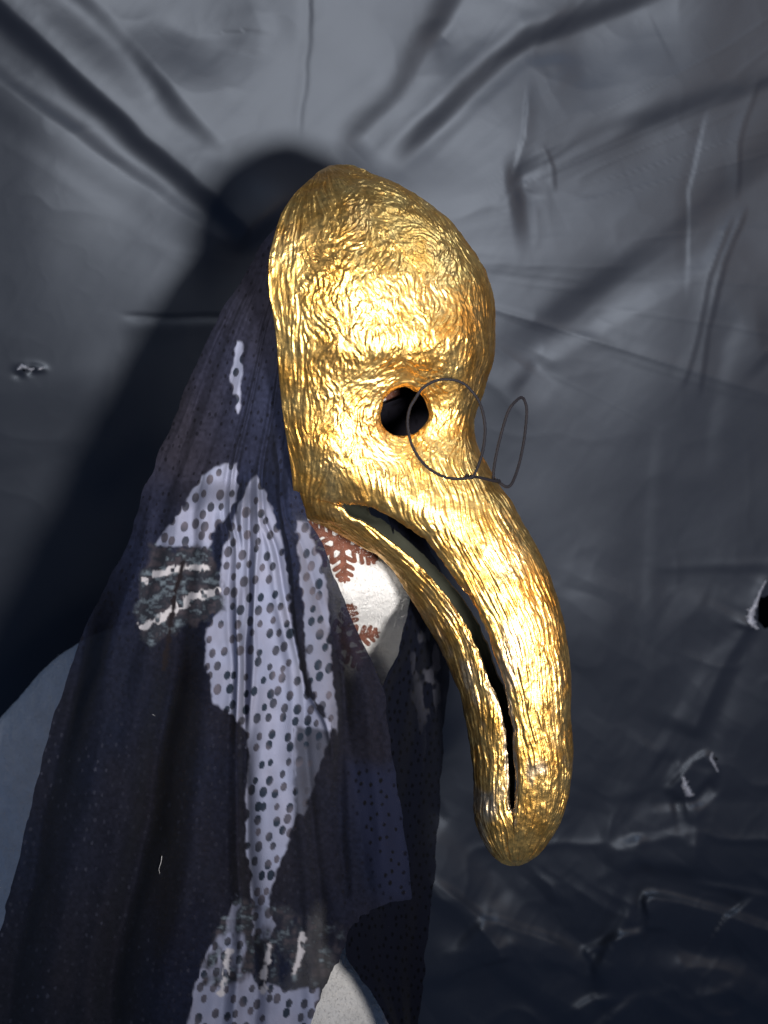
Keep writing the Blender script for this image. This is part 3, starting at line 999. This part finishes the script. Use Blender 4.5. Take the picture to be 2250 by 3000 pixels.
def scarf_print(x, y, fold):
    """colour and sheerness of the printed cloth at photograph pixels"""
    cx = x + 0.05 * fold
    rag = 5 * fbm(x / 26, y / 26, 1.0, 3)
    nz = 0.5 + 0.5 * fbm(x / 260, y / 420, 9.0, 3)
    dark = NAVY + (PLUM - NAVY) * np.clip(nz, 0, 1)[:, None]
    dark = dark * (1 + 1.1 * sstep(2000, 1300, y))[:, None]  # brighter light on the upper cloth, put into the ground colour
    colr = dark * (1 + 0.25 * fbm(x / 9, y / 9, 3.0, 2))[:, None]
    sheer = np.full(x.shape, 0.06)
    # fine dots over the dark ground: lighter low down, darker above
    fd = jitter_dots(cx, y, 30, 35, 4.4, 7.0, 31, fill=0.72)
    lo = sstep(1900, 2250, y) * sstep(1000, 850, x)
    m = sstep(0.0, 0.35, fd)
    c_lo, c_hi = np.array([0.036, 0.038, 0.056]), np.array([0.005, 0.005, 0.008])
    dc = c_hi + (c_lo - c_hi) * lo[:, None]
    vis = 0.25 + 0.9 * sstep(0.0, 0.7, fbm(x / 130, y / 170, 4.0, 2)) * (0.4 + 0.6 * _hash(np.floor(x / 30).astype(np.int64), np.floor(y / 35).astype(np.int64), np.int64(9)))
    vis = np.where(y < 1900, 0.7, vis)
    colr = colr * (1 - (m * vis)[:, None]) + dc * (m * vis)[:, None]
    # blue grey ground of the right end
    s = sstep(30, -40, poly_sdf(x, y, BLUE_PANEL) + rag)
    bl = np.array([0.011, 0.0135, 0.030]) * np.ones((len(x), 1))
    bl = bl * (1 - 0.85 * sstep(0, 0.3, jitter_dots(cx, y, 29, 33, 5.2, 7.5, 77)))[:, None]
    colr = colr * (1 - s[:, None]) + bl * s[:, None]
    # pale panels
    sd = np.full(x.shape, 1e9)
    for p in PANELS:
        sd = np.minimum(sd, poly_sdf(x, y, p))
    dots = jitter_dots(cx, y, 36, 41, 10.2, 15.0, 5)
    edge = 7 * np.maximum(0, dots + 0.35) * np.exp(-(sd / 12)**2)
    k = sstep(4.5, -4.5, sd + rag * 0.7 + edge)
    pale = PALE * (1 + 0.10 * fbm(x / 40, y / 60, 6.0, 3))[:, None]
    tint = 0.5 + 0.5 * vnoise(x / 60, y / 60, 2.0)
    pale = pale * (1 + tint[:, None] * np.array([0.06, 0.0, -0.05]))
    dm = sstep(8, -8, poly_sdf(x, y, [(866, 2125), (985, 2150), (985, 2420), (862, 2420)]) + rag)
    pale = pale * (1 - 0.72 * dm)[:, None]  # shadowed, see-through look of this patch painted as a darker colour
    pale = pale * (1 - 0.3 * sstep(5, -5, poly_sdf(x, y, PANELS[2])))[:, None]
    sp = sstep(-0.02, 0.16, dots)
    spot = (np.array([0.05, 0.052, 0.07]) + 0.05 * np.clip(fbm(x / 45, y / 45, 14.0, 2), -0.6, 1)[:, None] * np.array([1, .8, .9]))
    pale = pale * (1 - sp[:, None]) + spot * sp[:, None]
    colr = colr * (1 - k[:, None]) + pale * k[:, None]
    # barred feather motifs
    for poly, kind in FEATHER:
        s = sstep(10, -14, poly_sdf(x, y, poly) + 14 * fbm(x / 30, y / 30, 19.0, 3))
        f = fbm(x / 20, y / 14, 8.0, 4)
        fb = np.array([0.024, 0.026, 0.034]) + np.array([0.11, 0.14, 0.16]) * np.clip(f - 0.25, 0, 1)[:, None] + np.array([0.03, 0.02, 0.02]) * np.clip(-f, 0, 1)[:, None]
        wgt = s * (0.96 if kind == 0 else np.clip(0.5 + 0.9 * fbm(x / 28, y / 60, 2.5, 3), 0, 1))
        colr = colr * (1 - wgt[:, None]) + fb * wgt[:, None]
    for pts, wd in FSTRIPES:
        b = np.full(x.shape, 1e9)
        for a_, b_ in zip(pts[:-1], pts[1:]):
            b = np.minimum(b, seg_dist(x, y, a_, b_)[0])
        n_ = fbm(x / 16, y / 16, 23.0, 3)
        s = sstep(4, -4, b - wd * (0.85 + 0.6 * n_)) * sstep(-0.75, -0.35, fbm(x / 22, y / 30, 41.0, 2))
        lt = np.array([0.46, 0.44, 0.46]) * np.ones((len(x), 1))
        colr = colr * (1 - s[:, None]) + lt * s[:, None]
    # dark rib of the upper feather
    b = np.full(x.shape, 1e9)
    for a_, b_ in (((540, 1640), (515, 1730)), ((515, 1730), (500, 1830)), ((500, 1830), (480, 1960))):
        b = np.minimum(b, seg_dist(x, y, a_, b_)[0])
    s = sstep(12, 2, b + 5 * vnoise(x / 10, y / 10, 6.0))
    colr = colr * (1 - s[:, None]) + np.array([0.014, 0.011, 0.013]) * s[:, None]
    sheer = sheer * (1 - k)
    return np.clip(colr, 0.004, 1), sheer


def build_scarf():
    root = thing("printed_scarf", "dark sheer scarf with pale spotted panels draped behind the golden mask", "scarf",
                 tuple(P(np.array([600.]), np.array([3200.]), np.array([0.0]))[0]))
    rows = [  # py, left edge, right edge, depth left, depth middle, depth right (m)
        (610, 850, 905, 0.008, 0.000, 0.0), (650, 815, 905, 0.010, 0.000, 0.0), (700, 778, 905, 0.012, 0.000, -0.006), (800, 716, 905, 0.016, 0.0, -0.012),
        (1000, 603, 905, 0.012, -0.006, -0.020), (1200, 520, 900, 0.006, -0.012, -0.024), (1400, 436, 880, 0.000, --0.006, -0.024), (1500, 400, 892, -0.003, -0.022, -0.022),
        (1600, 368, 945, -0.006, -0.024, -0.020), (1750, 290, 1002, -0.008, -0.026, -0.018), (1850, 243, 1045, -0.010, -0.028, -0.017), (1960, 206, 1100, -0.010, -0.030, -0.016),
        (2050, 172, 1126, -0.010, -0.031, -0.016), (2200, 128, 1145, -0.010, -0.032, -0.015), (2400, 78, 1176, -0.010, -0.033, -0.014), (2650, 22, 1212, -0.010, -0.034, -0.013),
        (3000, -78, 1250, -0.010, -0.036, -0.012), (3250, -140, 1270, -0.010, -0.038, -0.012)]
    R = np.array(rows, float)
    v = np.arange(612, 3200, 3.6)
    u = np.linspace(0, 1, 330)
    l, r, yl, ym, yr = [pchip(R[:, 0], R[:, k], v)[:, None] for k in range(1, 6)]
    U = u[None] * np.ones((len(v), 1))
    Vv = v[:, None] * np.ones((1, len(u)))
    eshift = 5 * fbm(Vv / 60, U * 0 + 3, 0, 3)
    X = l + (r - l) * U + eshift * (np.abs(U - 0.5) * 2)**6
    m = 0.58
    a = np.clip(U / m, 0, 1)
    b = np.clip((U - m) / (1 - m), 0, 1)
    y = np.where(U < m, yl + (ym - yl) * np.sin(a * math.pi / 2)**0.9, ym + (yr - ym) * (1 - np.cos(b * math.pi / 2)))
    # folds fan out from the head: ridges at chosen places across the cloth
    t = sstep(650, 1900, Vv)
    wob = U + 0.012 * np.sin(Vv / 170) + 0.02 * fbm(U * 3, Vv / 500, 2.0, 2)
    fold = np.zeros_like(U)
    for c, wd, h in ((0.07, 0.035, 13), (0.16, 0.04, -15), (0.25, 0.05, 18), (0.36, 0.035, -22), (0.45, 0.04, 18), (0.535, 0.016, -20),
                     (0.565, 0.010, 16), (0.59, 0.012, -14), (0.66, 0.05, 12), (0.735, 0.018, 20), (0.765, 0.013, -20), (0.83, 0.03, 12), (0.88, 0.015, -14), (0.94, 0.03, 11)):
        fold += h * np.exp(-((wob - c) / wd)**2)
    fold *= 0.10 + 0.75 * t
    def crease(pts, width, h, soft=120, step=False):
        ys_, xs_ = [p[1] for p in pts], [p[0] for p in pts]
        xc = pchip(ys_, xs_, Vv) + 6 * fbm(Vv / 150, U * 0 + pts[0][0], 0, 2)
        on = sstep(ys_[0], ys_[0] + soft, Vv) * sstep(ys_[-1], ys_[-1] - soft, Vv)
        k = (X - xc) / width
        return h * on * (np.where(k < 0, np.exp(-(k / 0.35)**2), np.exp(-(k / 2.2)**2)) if step else np.exp(-k * k))
    # deep folds of the lower drape
    fold += crease([(560, 1750), (505, 1980), (430, 2400), (330, 2900), (290, 3250)], 46, -120, 350)
    fold += crease([(650, 1900), (600, 2200), (540, 2600), (450, 3000), (420, 3250)], 62, 66, 350)
    fold += crease([(420, 1500), (330, 1950), (240, 2400), (150, 2900), (110, 3250)], 60, 62, 400)
    fold += crease([(330, 1500), (225, 2000), (130, 2400), (40, 2900), (0, 3250)], 34, -60, 400)
    fold += crease([(735, 2050), (722, 2300), (735, 2600), (752, 2900), (750, 3250)], 22, -34, 200)
    # narrow pleat inside the pale panel and the overlapping strip beside it
    fold += crease([(738, 1330), (730, 1600), (722, 1900), (705, 2200)], 10, -34, 160)
    fold += crease([(716, 1330), (706, 1600), (700, 1900), (690, 2200)], 9, 16, 160)
    fold += crease([(760, 1330), (752, 1600), (742, 1900), (722, 2200)], 9, 18, 160)
    fold += crease([(800, 1200), (828, 1450), (852, 1650), (868, 1850), (905, 2010), (965, 2140), (985, 2300)], 26, 30, 160, True)
    fold += crease([(640, 1400), (625, 1560), (608, 1700), (590, 1850)], 22, -30, 140)
    fold += crease([(960, 1600), (985, 1800), (1000, 2050), (1000, 2400), (1010, 2700)], 20, -34, 160)
    fold += crease([(1060, 1900), (1085, 2150), (1110, 2400), (1130, 2650)], 30, 20, 160)
    fold += 12 * fbm(U * 7, Vv / 420, 6.0, 3) * (0.15 + 0.85 * t) + 1.2 * fbm(U * 40, Vv / 160, 3.0, 2)
    y = y - fold * S
    x1, y1, f1 = X.ravel(), Vv.ravel(), fold.ravel()
    hem = [(1260, 2634), (1207, 2637), (1121, 2650), (1060, 2685), (1019, 2731), (1004, 2790), (972, 2848), (940, 2920), (909, 3000), (880, 3080), (840, 3240), (1500, 3300), (1500, 2600)]
    f = poly_sdf(x1, y1, hem) + 4 * fbm(x1 / 22, y1 / 22, 7.0, 3)
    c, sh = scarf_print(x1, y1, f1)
    A = np.concatenate([P(x1, y1, y.ravel()), c, sh[:, None]], 1)
    A, T = clip(A, grid_tris(*X.shape), f)
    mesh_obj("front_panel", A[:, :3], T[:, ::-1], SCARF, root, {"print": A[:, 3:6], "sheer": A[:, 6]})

    # dark patch added behind the eye hole, standing in for shade inside
    v = np.arange(760, 1440, 8.0)
    u = np.linspace(0, 1, 40)
    U = u[None] * np.ones((len(v), 1))
    Vv = v[:, None] * np.ones((1, len(u)))
    xr = np.interp(v, [760, 1000, 1200, 1440], [1270, 1300, 1285, 1260])[:, None]
    xl = np.interp(v, [1160, 1190], [1192, 1106])[:, None]
    X = xl + (xr - xl) * U
    y = 0.034 - 0.018 * U**2 + 3 * S * np.sin(U * 9 + Vv / 60)
    c = PLUM * np.ones((X.size, 1))
    c = c * (1 - 0.5 * sstep(0, .3, jitter_dots(X.ravel(), Vv.ravel(), 30, 35, 5, 7, 3)))[:, None]
    mesh_obj("eye_shade_patch", P(X.ravel(), Vv.ravel(), y.ravel()), grid_tris(*X.shape)[:, ::-1], SCARF, root, {"print": c, "sheer": np.zeros(X.size)})

    # far end, hanging behind the jaw
    rows = [(1450, 1120, 1215, 0.02, 0.04), (1600, 1165, 1262, 0.02, 0.05), (1720, 1200, 1310, 0.016, 0.054), (1800, 1192, 1322, 0.010, 0.056), (1900, 1168, 1318, 0.004, 0.056), (2030, 1110, 1310, -0.004, 0.056),
            (2250, 1080, 1294, -0.006, 0.054), (2600, 1020, 1268, -0.006, 0.050), (2731, 1012, 1256, -0.004, 0.048), (2817, 1024, 1246, -0.004, 0.046), (2911, 1087, 1234, -0.002, 0.044),
            (3000, 1136, 1222, 0.0, 0.042), (3100, 1180, 1215, 0.0, 0.04)]
    R = np.array(rows, float)
    v = np.arange(1450, 3100, 4.0)
    u = np.linspace(0, 1, 76)
    l, r, yl, yr = [pchip(R[:, 0], R[:, k], v)[:, None] for k in range(1, 5)]
    U = u[None] * np.ones((len(v), 1))
    Vv = v[:, None] * np.ones((1, len(u)))
    X = l + (r - l) * U + (5 * fbm(Vv / 50, U * 0 + 9, 0, 3)) * (np.abs(U - .5) * 2)**4
    fold = 9 * np.sin(U * 15 + Vv / 260) * sstep(1500, 2000, Vv) + 6 * fbm(U * 5, Vv / 260, 8.0, 2)
    y = yl + (yr - yl) * U**1.2 - fold * S
    x1, y1 = X.ravel(), Vv.ravel()
    c = (NAVY * 0.4 + PLUM * 0.1) * np.ones((len(x1), 1))  # ground colour darkened to stand in for the beak's shadow
    d = jitter_dots(x1 * 1.35, y1, 27, 30, 5.5, 7.5, 61)
    c = c * (1 - 0.75 * sstep(0, 0.3, d))[:, None]
    fl = sstep(0.25, 0.7, fbm(x1 / 22, y1 / 60, 33.0, 3)) * np.exp(-(((x1 - 1255) / 40)**2 + ((y1 - 1960) / 130)**2))
    c = c + np.array([0.05, 0.05, 0.06]) * fl[:, None]
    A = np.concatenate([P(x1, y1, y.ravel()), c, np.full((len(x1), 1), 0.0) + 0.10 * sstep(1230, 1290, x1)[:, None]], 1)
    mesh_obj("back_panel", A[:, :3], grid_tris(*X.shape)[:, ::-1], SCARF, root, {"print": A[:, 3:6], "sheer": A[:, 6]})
    return root


build_scarf()

# ------------------------------------------------------------------ wire spectacles perched on the beak
def build_spectacles():
    z = lambda pts: np.array([(1050 + .3315 * a, 1050 + .3315 * b) for a, b in pts])
    near = z([(780, 185), (860, 195), (940, 230), (1010, 300), (1060, 370), (1100, 480), (1120, 620), (1110, 760), (1085, 870), (1045, 980), (1005, 1048), (920, 1062), (830, 1062),
              (740, 1040), (640, 985), (550, 900), (480, 780), (445, 660), (435, 550), (455, 440), (500, 360), (560, 270), (640, 215), (710, 190)])
    far = z([(1195, 1070), (1200, 960), (1230, 800), (1270, 640), (1320, 480), (1370, 400), (1440, 345), (1475, 390), (1488, 480), (1470, 680), (1440, 850), (1410, 970), (1370, 1080),
             (1335, 1130), (1295, 1130), (1240, 1092)])
    bridge = z([(960, 1045), (1020, 1046), (1080, 1056), (1140, 1070), (1200, 1084), (1250, 1084)])
    yb = mask_y(1400, 1400) - 0.008
    dep_near = lambda p: np.interp(p[:, 0], [1190, 1300, 1395, 1425], [mask_y(1200, 1300) - 0.024, mask_y(1300, 1300) - 0.020, yb - 0.010, yb - 0.006])
    dep_far = lambda p: np.interp(p[:, 0], [1440, 1500, 1545], [yb + 0.012, yb + 0.016, yb + 0.028])
    root = thing("wire_spectacles", "thin dark wire spectacles without lenses perched on the golden beak", "spectacles",
                 tuple(P(np.array([1395.]), np.array([1400.]), np.array([yb]))[0]))
    for pts, dep in ((near, dep_near), (far, dep_far)):
        p = smooth_path(pts, 320, True)
        q = P(p[:, 0], p[:, 1], dep(p))
        k = np.arange(320)
        Vt, Q = tube(q, (4.1 + 0.45 * np.sin(k * 1.35)) * S, 8, True)
        mesh_obj("rim", Vt, Q, WIRE, root)
    p = smooth_path(bridge, 60)
    q = P(p[:, 0], p[:, 1], np.linspace(yb - 0.008, yb + 0.010, 60))
    Vt, Q = tube(q, 4.3 * S, 8)
    mesh_obj("bridge", Vt, Q, WIRE, root)
    for cx, cy, yo in ((1375, 1396, yb - 0.008), (1452, 1408, yb + 0.011)):   # twists of wire where rim and bridge meet
        k = np.linspace(0, 1, 90)
        an = k * 2 * math.pi * 4
        px = cx + (k - .5) * 26
        q = P(px, cy + 5 * np.sin(an) + (k - .5) * 6, yo - 5 * S * np.cos(an))
        Vt, Q = tube(q, 2.2 * S, 6)
        mesh_obj("wire_twist", Vt, Q, WIRE, root)


build_spectacles()

# ------------------------------------------------------------------ bits of lint on the scarf
def lint(name, pts, y, label):
    p = smooth_path(pts, 24)
    q = P(p[:, 0], p[:, 1], np.full(24, y) + 2 * S * np.sin(np.arange(24)))
    Vt, Q = tube(q, np.linspace(1.1, 0.5, 24) * S, 6)
    o = mesh_obj(name, Vt, Q, LINT)
    o["label"] = label
    o["category"] = "lint"


def scarf_y(px, py):
    o = bpy.data.objects["front_panel"]
    dg = bpy.context.evaluated_depsgraph_get()
    dr = Vector(P(px, py, 0.0)) - Vector((0, -D, 0))
    hit = sc.ray_cast(dg, Vector((0, -D, 0)), dr.normalized())
    return hit[1].y if hit[0] else 0.0


bpy.context.view_layer.update()
lint("lint_thread", [(440, 2090), (449, 2094), (455, 2098)], scarf_y(448, 2093) - 0.001, "tiny pale thread on the dark scarf below the feather print")
lint("lint_thread", [(474, 2508), (472, 2525), (466, 2545), (468, 2560)], scarf_y(471, 2530) - 0.001, "wispy pale thread low on the dark scarf folds")
